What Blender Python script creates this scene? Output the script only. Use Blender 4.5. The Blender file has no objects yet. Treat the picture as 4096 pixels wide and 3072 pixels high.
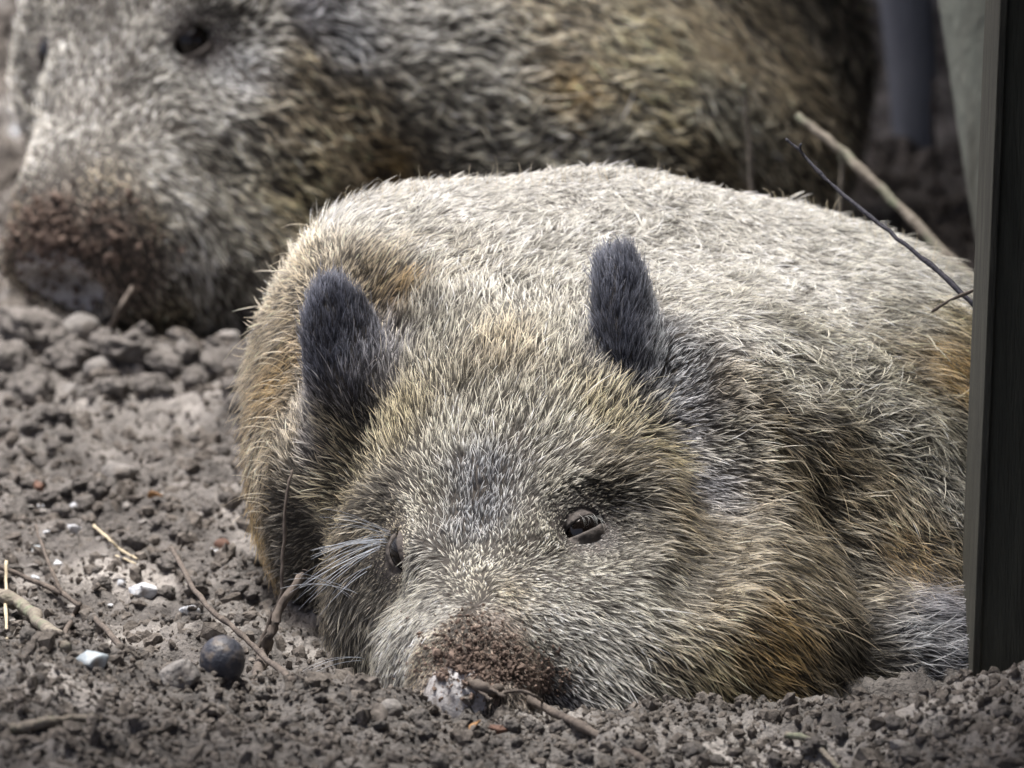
import bpy, bmesh, math, random, os
import numpy as np
from mathutils import Vector, Matrix
from mathutils.bvhtree import BVHTree

CLAY = False
R = math.radians
rng = np.random.default_rng(7)
random.seed(7)
scene = bpy.context.scene
col = scene.collection

# ------------------------------------------------------------------ camera, sky, sun, exposure
PITCH, DIST, LENS = R(12), 4.55, 200.0
C0 = np.array([0.0, 0.0, 0.22])
FWD = np.array([0, math.cos(PITCH), -math.sin(PITCH)])
UP = np.array([0, math.sin(PITCH), math.cos(PITCH)])
CAM = C0 - DIST * FWD
KPX = 36.0 / LENS / 1024
cam_d = bpy.data.cameras.new('camera')
cam = bpy.data.objects.new('camera', cam_d); col.objects.link(cam)
cam.location = CAM; cam.rotation_euler = (math.pi / 2 - PITCH, 0, 0)
cam_d.lens = LENS; cam_d.sensor_width = 36; cam_d.clip_start = 0.1; cam_d.clip_end = 600
cam_d.dof.use_dof = True; cam_d.dof.focus_distance = DIST - 0.03; cam_d.dof.aperture_fstop = 7.5
scene.camera = cam

SUN_EL, SUN_AZ = R(80), R(-60)      # azimuth from +y (away from the camera) towards +x
world = bpy.data.worlds.new('World'); scene.world = world; world.use_nodes = True
wn = world.node_tree
sky = wn.nodes.new('ShaderNodeTexSky'); sky.sky_type = 'NISHITA'; sky.sun_disc = False
sky.sun_elevation = SUN_EL; sky.sun_rotation = SUN_AZ; sky.dust_density = 7.0; sky.air_density = 0.5; sky.ozone_density = 0.2
wn.nodes['Background'].inputs['Strength'].default_value = 0.062
wn.links.new(sky.outputs[0], wn.nodes['Background'].inputs['Color'])
sun_d = bpy.data.lights.new('sun', 'SUN'); sun_d.energy = 1.5; sun_d.angle = R(16); sun_d.color = (1, .99, .965)
sun = bpy.data.objects.new('sun', sun_d); col.objects.link(sun)
sdir = Vector((math.sin(SUN_AZ) * math.cos(SUN_EL), math.cos(SUN_AZ) * math.cos(SUN_EL), math.sin(SUN_EL)))
sun.rotation_euler = sdir.to_track_quat('Z', 'Y').to_euler(); sun.location = (0, 0, 6)
scene.view_settings.view_transform = 'Standard'; scene.view_settings.look = 'None'
scene.view_settings.exposure = 2.12; scene.view_settings.gamma = 1
scene.render.engine = 'CYCLES'
scene.cycles.use_denoising = True; scene.cycles.denoiser = 'OPENIMAGEDENOISE'; scene.cycles.denoising_input_passes = 'RGB_ALBEDO_NORMAL'; scene.cycles.denoising_prefilter = 'ACCURATE'
scene.cycles.max_bounces = 6
scene.cycles.caustics_reflective = False; scene.cycles.caustics_refractive = False

# ------------------------------------------------------------------ helpers
def at(px, py, y):
    """World point seen at picture position (px, py) of the 1024x768 frame on the depth plane y."""
    d = FWD + np.array([1, 0, 0]) * (px - 512) * KPX + UP * (384 - py) * KPX
    return CAM + d * ((y - CAM[1]) / d[1])

def atz(px, py, z):
    d = FWD + np.array([1, 0, 0]) * (px - 512) * KPX + UP * (384 - py) * KPX
    return CAM + d * ((z - CAM[2]) / d[2])

def ray(px, py):
    d = FWD + np.array([1, 0, 0]) * (px - 512) * KPX + UP * (384 - py) * KPX
    return d / np.linalg.norm(d)

def norm(v):
    v = np.asarray(v, float)
    return v / (np.linalg.norm(v, axis=-1, keepdims=True) + 1e-12)

def tag(o, label=None, cat=None, group=None, kind=None):
    if label: o['label'] = label
    if cat: o['category'] = cat
    if group: o['group'] = group
    if kind: o['kind'] = kind
    return o

def empty(name, loc):
    o = bpy.data.objects.new(name, None); col.objects.link(o); o.location = loc
    o.empty_display_size = .05
    return o

def mesh_obj(name, verts, faces, mat=None, parent=None, smooth=True):
    me = bpy.data.meshes.new(name)
    me.from_pydata([tuple(v) for v in verts], [], [tuple(f) for f in faces])
    if smooth:
        me.polygons.foreach_set('use_smooth', [True] * len(me.polygons))
    if mat: me.materials.append(mat)
    me.update()
    o = bpy.data.objects.new(name, me); col.objects.link(o)
    if parent is not None:
        o.parent = parent; o.matrix_parent_inverse = Matrix.Translation(-Vector(parent.location))
    return o

_tab = rng.random((64, 64, 64)).astype(np.float32)
def vnoise(p):
    """Smooth value noise in 0..1 at points p (n,3)."""
    p = np.asarray(p, np.float32); i = np.floor(p).astype(np.int64); f = p - i
    f = f * f * (3 - 2 * f); out = 0
    for dx in (0, 1):
        for dy in (0, 1):
            for dz in (0, 1):
                w = (f[:, 0] if dx else 1 - f[:, 0]) * (f[:, 1] if dy else 1 - f[:, 1]) * (f[:, 2] if dz else 1 - f[:, 2])
                out = out + w * _tab[(i[:, 0] + dx) & 63, (i[:, 1] + dy) & 63, (i[:, 2] + dz) & 63]
    return out

def fbm(p, oct=4, gain=.5):
    s = 0; a = 1; t = 0
    for k in range(oct):
        s = s + a * vnoise(p * (2 ** k) + 17.3 * k); t += a; a *= gain
    return s / t

# ------------------------------------------------------------------ materials
def mat_nodes(name):
    m = bpy.data.materials.new(name); m.use_nodes = True
    nt = m.node_tree; b = nt.nodes['Principled BSDF']
    return m, nt, b

def noisy(name, c1, c2, scale=30, rough=.9, bump=.4, bscale=200, bdist=.002, detail=8, spec=.3, c3=None, scale3=6, stretch=None):
    m, nt, b = mat_nodes(name)
    tc = nt.nodes.new('ShaderNodeTexCoord'); vec = tc.outputs['Object']
    if stretch:
        mp = nt.nodes.new('ShaderNodeMapping'); mp.inputs['Scale'].default_value = stretch
        nt.links.new(vec, mp.inputs['Vector']); vec = mp.outputs[0]
    n = nt.nodes.new('ShaderNodeTexNoise'); n.inputs['Scale'].default_value = scale; n.inputs['Detail'].default_value = detail
    n.inputs['Roughness'].default_value = .65
    nt.links.new(vec, n.inputs['Vector'])
    r = nt.nodes.new('ShaderNodeValToRGB')
    r.color_ramp.elements[0].position = .3; r.color_ramp.elements[1].position = .7
    r.color_ramp.elements[0].color = (*c1, 1); r.color_ramp.elements[1].color = (*c2, 1)
    nt.links.new(n.outputs['Fac'], r.inputs[0])
    out = r.outputs[0]
    if c3:
        n3 = nt.nodes.new('ShaderNodeTexNoise'); n3.inputs['Scale'].default_value = scale3; n3.inputs['Detail'].default_value = 5
        nt.links.new(vec, n3.inputs['Vector'])
        r3 = nt.nodes.new('ShaderNodeValToRGB'); r3.color_ramp.elements[0].position = .5; r3.color_ramp.elements[1].position = .68
        nt.links.new(n3.outputs['Fac'], r3.inputs[0])
        mx = nt.nodes.new('ShaderNodeMixRGB'); mx.inputs[2].default_value = (*c3, 1)
        nt.links.new(r3.outputs[0], mx.inputs[0]); nt.links.new(out, mx.inputs[1]); out = mx.outputs[0]
    nt.links.new(out, b.inputs['Base Color'])
    b.inputs['Roughness'].default_value = rough; b.inputs['Specular IOR Level'].default_value = spec
    n2 = nt.nodes.new('ShaderNodeTexNoise'); n2.inputs['Scale'].default_value = bscale; n2.inputs['Detail'].default_value = 6
    nt.links.new(vec, n2.inputs['Vector'])
    bp = nt.nodes.new('ShaderNodeBump'); bp.inputs['Strength'].default_value = bump; bp.inputs['Distance'].default_value = bdist
    nt.links.new(n2.outputs['Fac'], bp.inputs['Height']); nt.links.new(bp.outputs[0], b.inputs['Normal'])
    return m

def hair_mat(name, rough=.4):
    m = bpy.data.materials.new(name); m.use_nodes = True; nt = m.node_tree
    nt.nodes.remove(nt.nodes['Principled BSDF'])
    out = nt.nodes['Material Output']
    a = nt.nodes.new('ShaderNodeAttribute'); a.attribute_name = 'hair_color'
    h = nt.nodes.new('ShaderNodeBsdfHairPrincipled'); h.model = 'CHIANG'; h.parametrization = 'COLOR'
    h.inputs['Roughness'].default_value = rough; h.inputs['Radial Roughness'].default_value = .55
    h.inputs['Random Roughness'].default_value = .2
    nt.links.new(a.outputs['Color'], h.inputs['Color'])
    d = nt.nodes.new('ShaderNodeBsdfDiffuse'); nt.links.new(a.outputs['Color'], d.inputs['Color'])
    mx = nt.nodes.new('ShaderNodeMixShader'); mx.inputs[0].default_value = .55
    nt.links.new(d.outputs[0], mx.inputs[1]); nt.links.new(h.outputs[0], mx.inputs[2])
    nt.links.new(mx.outputs[0], out.inputs['Surface'])
    return m

M = {}
M['hair'] = hair_mat('boar_hair')
M['skin'] = noisy('boar_skin', (.030, .026, .022), (.055, .047, .040), 40, .8, .4, 260, .0015)
M['lid'] = noisy('eyelid_skin', (.040, .035, .033), (.125, .108, .098), 160, .8, .8, 420, .0012)
M['nose'] = noisy('nose_skin', (.26, .245, .24), (.52, .51, .52), 70, .55, .9, 700, .001, c3=(.16, .135, .115), scale3=110)
m, nt, b = mat_nodes('eyeball'); b.inputs['Base Color'].default_value = (.006, .0045, .004, 1); b.inputs['Roughness'].default_value = .08; b.inputs['Specular IOR Level'].default_value = .4
M['eye'] = m
M['soil'] = noisy('soil', (.050, .0465, .044), (.180, .167, .157), 26, .97, 1.0, 230, .006, 12, .1, c3=(.32, .30, .28), scale3=7)
M['clod'] = noisy('soil_clod', (.070, .064, .059), (.225, .208, .194), 3.5, .97, .8, 16, .003, 10, .1)
M['crumb'] = noisy('soil_crumb', (.045, .039, .034), (.19, .170, .152), 150, .97, .6, 700, .002, 8, .1)
M['stone_white'] = noisy('pale_stone', (.34, .36, .39), (.60, .62, .65), 90, .75, .8, 260, .003, c3=(.20, .18, .165), scale3=70)
M['stone_blue'] = noisy('blue_stone', (.22, .26, .29), (.50, .55, .58), 40, .5, .5, 150, .002, c3=(.20, .17, .14), scale3=50)
M['stone_grey'] = noisy('grey_stone', (.12, .112, .105), (.30, .285, .27), 60, .9, .9, 200, .004, c3=(.12, .105, .092), scale3=40)
M['stone_red'] = noisy('red_stone', (.055, .028, .022), (.15, .085, .06), 40, .8, .5, 150, .002)
M['nut'] = noisy('dark_ball', (.022, .024, .033), (.060, .064, .080), 60, .5, .6, 300, .002, spec=.4, c3=(.12, .10, .085), scale3=120)
M['twig'] = noisy('twig_bark', (.05, .04, .035), (.15, .125, .105), 90, .85, .8, 300, .002, stretch=(1, 1, .3))
M['twig_dark'] = noisy('dark_twig_bark', (.016, .016, .026), (.045, .043, .055), 90, .7, .8, 300, .002)
M['branch'] = noisy('branch_bark', (.12, .105, .085), (.26, .23, .19), 70, .9, 1, 200, .003, c3=(.17, .19, .13), scale3=40)
M['straw'] = noisy('straw', (.35, .29, .19), (.55, .48, .35), 90, .7, .3, 300, .001)
M['leaf'] = noisy('dead_leaf', (.22, .11, .04), (.34, .19, .08), 60, .7, .4, 200, .001)
M['post'] = noisy('dark_post_wood', (.042, .043, .034), (.078, .079, .062), 30, .9, .6, 120, .003, stretch=(4, 4, .4))
M['trunk'] = noisy('trunk_bark', (.15, .165, .14), (.27, .285, .245), 14, .9, .6, 60, .006, c3=(.09, .09, .075), scale3=7, stretch=(2, 2, .7))
M['greywood'] = noisy('weathered_wood', (.17, .178, .20), (.28, .29, .31), 20, .9, .5, 90, .004, stretch=(3, 3, .4))
M['darkwood'] = noisy('shade_board_wood', (.012, .011, .010), (.03, .027, .023), 20, .9, .5, 90, .004, stretch=(3, 3, .4))  # wood of the added shading boards

# ------------------------------------------------------------------ implicit bodies
class Body:
    def __init__(self): self.prims = []
    def ell(self, c, rad, axes=None, k=.03, tag='body', sub=False):
        A = np.eye(3) if axes is None else np.array([norm(a) for a in axes])
        self.prims.append(('e', np.array(c, float), np.array(rad, float), A, k, tag, sub))
    def cap(self, a, b, ra, rb, k=.03, tag='body', sub=False):
        self.prims.append(('c', np.array(a, float), np.array(b, float), (ra, rb), k, tag, sub))
    def one(self, q, p):
        if q[0] == 'e':
            l = ((p - q[1].astype(np.float32)) @ q[3].T.astype(np.float32))
            k0 = np.linalg.norm(l / q[2].astype(np.float32), axis=1); k1 = np.linalg.norm(l / (q[2] ** 2).astype(np.float32), axis=1)
            return k0 * (k0 - 1) / (k1 + 1e-6)
        ba = (q[2] - q[1]).astype(np.float32); pa = p - q[1].astype(np.float32)
        h = np.clip(pa @ ba / float(ba @ ba), 0, 1)
        return np.linalg.norm(pa - h[:, None] * ba, axis=1) - (q[3][0] + (q[3][1] - q[3][0]) * h)
    def sdf(self, p, only=None):
        p = np.asarray(p, np.float32); d = None
        for q in self.prims:
            if only and q[5] != only: continue
            e = self.one(q, p); k = q[4]
            if d is None: d = e; continue
            if q[6]:
                h = np.clip(.5 - .5 * (d + e) / k, 0, 1); d = d + (-e - d) * h + k * h * (1 - h)
            else:
                h = np.clip(.5 + .5 * (e - d) / k, 0, 1); d = e + (d - e) * h - k * h * (1 - h)
        return d
    def grad(self, p, e=.002):
        p = np.asarray(p, np.float32); g = np.empty_like(p)
        for a in range(3):
            o = np.zeros(3, np.float32); o[a] = e
            g[:, a] = self.sdf(p + o) - self.sdf(p - o)
        return norm(g).astype(np.float32)
    def mesh(self, lo, hi, h, fine=()):
        lo = np.array(lo); n = np.ceil((np.array(hi) - lo) / h).astype(int) + 1
        ax = [lo[i] + h * np.arange(n[i]) for i in range(3)]
        G = np.stack(np.meshgrid(*ax, indexing='ij'), -1).reshape(-1, 3).astype(np.float32)
        V = np.concatenate([self.sdf(c) for c in np.array_split(G, max(1, len(G) // 300000))]).reshape(n)
        S = V < 0
        acc = np.zeros((*(n - 1), 3)); cnt = np.zeros(n - 1)
        for a in range(3):                                   # crossings on grid edges -> cells around them
            sl0 = [slice(None)] * 3; sl1 = [slice(None)] * 3; sl0[a] = slice(0, -1); sl1[a] = slice(1, None)
            v0, v1 = V[tuple(sl0)], V[tuple(sl1)]
            x = (v0 < 0) != (v1 < 0); I = np.argwhere(x); t = v0[x] / (v0[x] - v1[x])
            P = I.astype(float); P[:, a] += t
            b, c = [q for q in range(3) if q != a]
            for db in (0, -1):
                for dc in (0, -1):
                    J = I.copy(); J[:, b] += db; J[:, c] += dc
                    ok = np.all((J >= 0) & (J < n - 1), 1)
                    np.add.at(acc, tuple(J[ok].T), P[ok]); np.add.at(cnt, tuple(J[ok].T), 1)
        act = cnt > 0; idx = -np.ones(n - 1, int); idx[act] = np.arange(act.sum())
        verts = lo + h * acc[act] / cnt[act][:, None]
        F = []
        for a in range(3):
            sl0 = [slice(None)] * 3; sl1 = [slice(None)] * 3; sl0[a] = slice(0, -1); sl1[a] = slice(1, None)
            s0, s1 = S[tuple(sl0)], S[tuple(sl1)]
            b, c = (a + 1) % 3, (a + 2) % 3
            for flip in (False, True):
                I = np.argwhere((s0 & ~s1) if not flip else (~s0 & s1))
                I = I[(I[:, b] > 0) & (I[:, c] > 0) & (I[:, b] < n[b] - 1) & (I[:, c] < n[c] - 1)]
                q = []
                for db, dc in ((-1, -1), (0, -1), (0, 0), (-1, 0)):
                    J = I.copy(); J[:, b] += db; J[:, c] += dc; q.append(idx[tuple(J.T)])
                q = np.stack(q, 1)
                F.append(q[:, ::-1] if flip else q)
        F = np.concatenate(F); F = F[(F >= 0).all(1)]
        me = bpy.data.meshes.new('body'); me.from_pydata(verts.tolist(), [], F.tolist())
        bm = bmesh.new(); bm.from_mesh(me)
        for c, rad, times in fine:                            # finer faces round the eyes and the nose
            for _ in range(times):
                es = list({e for f in bm.faces if (f.calc_center_median() - Vector(c)).length < rad for e in f.edges})
                bmesh.ops.subdivide_edges(bm, edges=es, cuts=1, use_grid_fill=True)
        bm.to_mesh(me); bm.free()
        P = np.empty(len(me.vertices) * 3, np.float32); me.vertices.foreach_get('co', P); P = P.reshape(-1, 3)
        for _ in range(3):
            P = P - self.grad(P) * np.clip(self.sdf(P), -.01, .01)[:, None]
        me.vertices.foreach_set('co', P.ravel()); me.polygons.foreach_set('use_smooth', [True] * len(me.polygons)); me.update()
        return me

def head(B, O, f, u, r, s=1.0):
    """Boar head round the mid-eye point O; f to the nose, u up off the nose bridge, r to the picture's right."""
    L = lambda a, b, c: O + s * (a * r + b * f + c * u)
    ax = (r, f, u)
    B.ell(L(0, -.095, -.042), np.array([.126, .130, .088]) * s, ax, .04)               # cranium
    B.ell(L(0, -.165, -.010), np.array([.110, .075, .065]) * s, ax, .05)               # crown
    B.cap(L(0, .00, -.066), L(0, .160, -.048), .066 * s, .046 * s, .03)                # muzzle
    B.cap(L(0, .165, -.050), L(0, .200, -.052), .046 * s, .043 * s, .015)              # nose end
    B.cap(L(-.028, .10, -.085), L(.028, .10, -.085), .040 * s, .040 * s, .04)          # lips
    for e in (-1, 1):
        B.ell(L(e * .088, -.070, -.105), np.array([.080, .115, .085]) * s, ax, .05)    # jowl
        B.cap(L(e * .048, .03, -.012), L(e * .085, -.035, -.016), .018 * s, .026 * s, .04)   # brow
        B.cap(L(e * .055, .06, -.075), L(e * .096, -.02, -.085), .026 * s, .034 * s, .03)   # cheekbone
    return L

def eye_at(B, px, py, inner, s=1.0, wide=1.0, hollow=1.0):
    """Find the place of an eye on the face, carve its socket and work out the rings of its lids."""
    d = ray(px, py); t = 3.6
    for _ in range(200): t += float(B.sdf((CAM + d * t)[None])[0]) * .8
    p = CAM + d * t; out = norm(B.grad(p[None], .012)[0].astype(float))
    side = np.array([1, 0, 0]) * inner[0] - UP * inner[1]; side = norm(side - out * (side @ out)); up = norm(np.cross(out, side))
    if up[2] < 0: up = -up
    for off, rad, dep in ((-.003, .036, .009 * hollow), (.030, .026, .006 * hollow)):    # the hollow of the orbit and the groove behind it
        q0 = p - side * (off if off < 0 else off) * s + up * .001
        for _ in range(30): q0 = q0 - out * float(B.sdf(q0[None])[0]) * .8
        B.ell(q0 + out * (rad - dep) * s, (rad * s,) * 3, None, .022 * s, sub=True)
    p = p.copy()
    for _ in range(40): p = p - out * float(B.sdf(p[None])[0]) * .7
    Re = .0142 * s; c = p - out * Re * .80
    hw, hu, hl = .0134 * s, .0060 * s * wide, .0040 * s * wide
    rows = []
    for k, (mx, gu, gl, off) in enumerate(((.95, -.0006, -.0006, 0), (1, 0, 0, 0), (1.07, .0016, .0014, 0), (1.14, .0032, .0026, -.0016), (1.28, .0064, .0048, -.0008), (1.45, .0100, .0080, -.0024), (1.65, .0130, .0105, -.0080))):
        ring = []
        for ph in np.linspace(0, 2 * np.pi, 40, endpoint=False):
            sn = math.sin(ph); h = (hu + gu * s) if sn > 0 else (hl + gl * s)
            x = hw * mx * math.cos(ph); y = h * math.copysign(abs(sn) ** .85, sn) - .0022 * s * math.cos(ph)
            if k < 3:
                rs = Re * (.99, 1.07, 1.13)[k]; z = math.sqrt(max(rs * rs - x * x - y * y, 1e-9)); q = c + side * x + up * y + out * z
            else:
                q = p + side * x + up * y + out * .004
                for _ in range(12): q = q - out * float(B.sdf(q[None])[0]) * .8
                q = q + out * off * s
                if np.linalg.norm(q - c) < Re * 1.13: q = c + norm(q - c) * Re * 1.13
            ring.append(q)
        rows.append(ring)
    B.ell(p + out * .004 * s, (.0150 * s, .0112 * s, .020 * s), (side, up, out), .005, sub=True)
    return c, out, side, up, rows

def frame(nose, eyeL, eyeR):
    O = (eyeL + eyeR) / 2; f = norm(nose - O); r = eyeR - eyeL; r = norm(r - f * (r @ f)); u = np.cross(f, r)
    return O, f, u, r

# ---- the boar in front
FB = Body()
O1, f1, u1, r1 = frame(at(452, 668, -.27), at(386, 546, -.055), at(588, 516, -.10))
O1 = O1 + u1 * .012
L1 = head(FB, O1, f1, u1, r1, 1.0)
FB.cap(L1(-.036, .085, -.080), L1(.046, .075, -.088), .047, .050, .05)
FB.ell(at(606, 688, -.14), (.05, .075, .042), None, .05)
# neck and shoulders behind the head, trunk to the right and away
FB.ell(at(500, 445, .17), (.165, .150, .135), None, .05)
FB.ell(at(424, 404, .30), (.148, .20, .180), None, .07)
FB.ell(at(366, 505, .20), (.085, .13, .125), None, .05)
FB.cap(at(560, 405, .34), at(980, 505, .66), .180, .180, .08)
FB.cap(at(630, 327, .40), at(830, 402, .50), .118, .134, .09)
FB.ell(at(720, 480, .17), (.150, .16, .150), None, .09)
FB.ell(at(870, 545, .20), (.125, .15, .145), None, .08)
FB.ell(at(682, 642, -.07), (.108, .120, .090), None, .08)
FB.ell(at(755, 690, -.08), (.06, .08, .045), None, .06)
FB.ell(at(905, 662, .02), (.085, .10, .068), None, .08)
FB.ell(at(815, 392, .36), (.13, .15, .115), None, .10)
FB.ell(at(915, 462, .36), (.12, .15, .125), None, .10)
def face_hit(B, px, py):
    d = ray(px, py); t = 3.6
    for _ in range(200): t += float(B.sdf((CAM + d * t)[None])[0]) * .8
    return CAM + d * t
def roll(B, pix, rad, proud, k=.03):
    """A fold of skin that follows the surface along picture points."""
    P = [face_hit(B, *q) for q in pix]; P = [p for p in P if abs(float(B.sdf(p[None])[0])) < .002]; N = [norm(B.grad(p[None], .01)[0].astype(float)) for p in P]
    C = [p - n * (rad - proud) for p, n in zip(P, N)]
    return [(a, b, rad, rad, k) for a, b in zip(C[:-1], C[1:])]
folds = roll(FB, ((716, 350), (735, 420), (770, 500), (800, 560), (820, 610)), .034, .004) + roll(FB, ((770, 370), (820, 430), (860, 500), (880, 560)), .036, .002) \
    + roll(FB, ((860, 370), (905, 430), (930, 500), (940, 560)), .034, .001) + roll(FB, ((352, 222), (335, 262), (325, 310)), .03, .006) + roll(FB, ((372, 262), (405, 272), (430, 300)), .026, .007)
for q in folds: FB.cap(*q)
for pix, rad, dep in ((((664, 372), (700, 430), (716, 490), (706, 540), (690, 585)), .036, .013), (((322, 400), (306, 450), (302, 510), (310, 570), (318, 620)), .032, .012)):
    P = [face_hit(FB, *q) for q in pix]; N = [norm(FB.grad(p[None], .01)[0].astype(float)) for p in P]
    C = [p + n * (rad - dep) for p, n in zip(P, N) if abs(float(FB.sdf(p[None])[0])) < .002]
    for a, b in zip(C[:-1], C[1:]): FB.cap(a, b, rad, rad, .022, sub=True)
def ear(B, base, tip, wdir, w, th, k=.012):
    a = norm(tip - base); wv = norm(wdir - a * (wdir @ a)); n = np.cross(a, wv)
    ln = np.linalg.norm(tip - base)
    B.ell(base + a * ln * .38, (w, ln * .46, th), (wv, a, n), k, 'ear')
    B.ell(base + a * ln * .68, (w * .40, ln * .38, th * .7), (wv, a, n), .045, 'ear')
ear(FB, at(352, 384, .065), at(333, 300, .085), np.array([1, .35, 0]), .027, .009)
FB.cap(at(350, 392, .075), at(345, 450, .10), .026, .05, .03)
FB.cap(at(368, 392, .10), at(430, 430, .12), .028, .06, .03)
ear(FB, at(638, 388, .05), at(617, 268, .085), np.array([.50, 1.0, 0]), .028, .010)
FB.ell(L1(0, .212, -.060), (.046, .014, .040), (r1, f1, u1), .010)
eyes1 = [eye_at(FB, 379, 552, (.75, .65), 1.25), eye_at(FB, 590, 519, (-.92, .36), 1.25)]

# ---- the boar behind
BB = Body()
O2, f2, u2, r2 = frame(at(2, 298, 1.06), at(28, 52, 1.36), at(196, 44, 1.26))
O2 = O2 + u2 * .012
L2 = head(BB, O2, f2, u2, r2, 1.05)
BB.cap(L2(.015, .00, -.095), L2(.022, .175, -.075), .098, .078, .04)
BB.ell(at(140, 245, 1.22), (.095, .09, .085), None, .05)
BB.ell(at(250, 170, 1.36), (.115, .13, .130), None, .05)          # jowl and throat
BB.ell(at(235, 262, 1.28), (.095, .10, .075), None, .05)
BB.ell(at(370, 90, 1.55), (.215, .20, .230), None, .08)           # neck
BB.cap(at(450, 70, 1.72), at(640, 70, 1.84), .30, .255, .10)       # trunk
BB.ell(at(560, 150, 1.52), (.20, .16, .17), None, .08)            # shoulder
BB.ell(at(700, 170, 1.66), (.15, .16, .15), None, .08)
ear(BB, at(275, 40, 1.42), at(330, -60, 1.50), np.array([1, .35, 0]), .045, .014)
ear(BB, at(60, -40, 1.50), at(40, -130, 1.55), np.array([1, .35, 0]), .045, .014)
BB.ell(L2(.0, .225, -.080), (.075, .020, .060), (r2, f2, u2), .012)
BB.ell(L2(.0, .258, -.090), (.054, .030, .038), (r2, f2, u2), .012, sub=True)
eyes2 = [eye_at(BB, 30, 56, (.75, .65), 1.3), eye_at(BB, 198, 42, (-.95, .30), 1.6, 1.6, .35)]

# ------------------------------------------------------------------ ground
def sstep(a, b, x):
    t = np.clip((x - a) / (b - a), 0, 1)
    return t * t * (3 - 2 * t)

RIDGE = np.array([at(px, py, -.30)[[0, 2]] for px, py in
    ((-300, 650), (0, 640), (60, 648), (110, 655), (170, 668), (240, 682), (300, 690), (370, 694), (425, 712), (455, 716), (500, 712), (560, 718),
     (680, 730), (760, 736), (830, 722), (900, 708), (960, 688), (1024, 672), (1400, 670))])

def ground_z(x, y, detail=True):
    x = np.asarray(x, float); y = np.asarray(y, float)
    P = np.stack([x, y, np.zeros_like(x)], -1).reshape(-1, 3)
    rz = np.interp(x, RIDGE[:, 0], RIDGE[:, 1])
    near = np.clip((1.0 - np.hypot(x, y - .6) / 3.5), 0, 1)
    z = rz * (1 - sstep(-.30, -.16, y)) * (1 - .5 * sstep(.9, 2.0, -y))
    z = z + .035 * np.exp(-((y - 1.02) / .12) ** 2) * (1 - sstep(-.30, -.12, x))
    z = z - .012 * np.exp(-((x + .03) / .2) ** 2 - ((y + .08) / .12) ** 2)
    z = z + .10 * sstep(2.2, 3.4, y) * sstep(.1, .5, x)
    if detail:
        n = (fbm(P * 9, 3).reshape(x.shape) - .5) * .035 + (fbm(P * 38 + 5, 4, .6).reshape(x.shape) - .5) * .040
        b = fbm(P * 70 + 9, 3, .6).reshape(x.shape); n2 = (np.abs(b - .5) * -2 + .25) * .020
        z = z + (n + n2) * (.25 + .75 * near)
        far = np.hypot(x, y - .6)
        z = z + (fbm(P * .12, 3).reshape(x.shape) - .5) * np.clip(far - 5, 0, 30) * .12
    return z

def axis(lo, hi, st, far):
    a = list(np.arange(lo, hi, st)); s = st
    while a[-1] < far: s *= 1.35; a.append(a[-1] + s)
    s = st
    while a[0] > -far: s *= 1.35; a.insert(0, a[0] - s)
    return np.array(a)
gx, gy = axis(-.62, .60, .0042, 260), axis(-.62, 1.5, .0048, 260)
X, Y = np.meshgrid(gx, gy, indexing='ij'); Z = ground_z(X, Y)
gv = np.stack([X, Y, Z], -1).reshape(-1, 3)
ny = len(gy); I = (np.arange(len(gx) - 1)[:, None] * ny + np.arange(ny - 1)[None]).ravel()
gf = np.stack([I, I + ny, I + ny + 1, I + 1], 1)
ground = tag(mesh_obj('ground', gv.tolist(), gf.tolist(), M['soil']), 'loose grey-brown churned earth of the pen', None, kind='structure')

def on_ground(px, py):
    """March down the sight line to the ground and return the place there."""
    d = ray(px, py); t = np.linspace(3.4, 9.5, 2600); P = CAM + d * t[:, None]
    below = P[:, 2] < ground_z(P[:, 0], P[:, 1])
    k = int(np.argmax(below)); return P[k]

# ------------------------------------------------------------------ boars: skin, eyes, fur
PAL = dict(  # guard-hair tip, root, share of dark underfur
    G=((.66, .62, .485), (.032, .029, .024), .55), W=((.80, .77, .68), (.13, .122, .106), .28), Y=((.69, .58, .335), (.028, .023, .015), .52),
    B=((.50, .325, .12), (.030, .021, .011), .54), K=((.085, .092, .122), (.018, .019, .026), .35), S=((.32, .225, .17), (.08, .058, .046), .3),
    D=((.19, .165, .12), (.016, .014, .011), .74), L=((.72, .745, .78), (.030, .031, .036), .48), T=((.62, .505, .325), (.034, .028, .019), .50),
    Q=((.77, .735, .62), (.065, .060, .052), .38), P=((.33, .33, .375), (.035, .035, .043), .5), N=((.46, .375, .235), (.027, .022, .015), .62))

def surface_hits(bvh, guides, dist=.15):
    pts, vec, par, t, r, dk = [], [], [], [], [], []
    for g in guides:
        px, py, dx, dy, ln, c, messy = g[:7]
        hit, n, _, _ = bvh.ray_cast(Vector(CAM), Vector(ray(px, py)))
        if hit is None: continue
        n = np.array(n); v = np.array([1, 0, 0]) * dx - UP * dy
        v = norm(v - n * (v @ n)); pts.append(np.array(hit)); vec.append(v)
        par.append((ln * .001, messy, g[7] if len(g) > 7 else .38)); p = PAL[c]; t.append(p[0]); r.append(p[1]); dk.append(p[2])
    return [np.array(a, np.float32) for a in (pts, vec, par, t, r, dk)]

def groom(P, N, G, eps=.018, power=2.0):
    out = [[] for _ in range(5)]
    for c in np.array_split(np.arange(len(P)), max(1, len(P) // 20000)):
        d2 = ((P[c][:, None] - G[0][None]) ** 2).sum(-1) + eps * eps
        w = d2 ** -power; w /= w.sum(1, keepdims=True)
        for k, a in enumerate((G[1], G[2], G[3], G[4])): out[k].append(w @ a)
        out[4].append(w @ G[5])
    v, par, t, r, dk = [np.concatenate(a) for a in out]
    v = norm(v - N * (v * N).sum(1, keepdims=True))
    return v, par, t, r, dk

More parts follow.
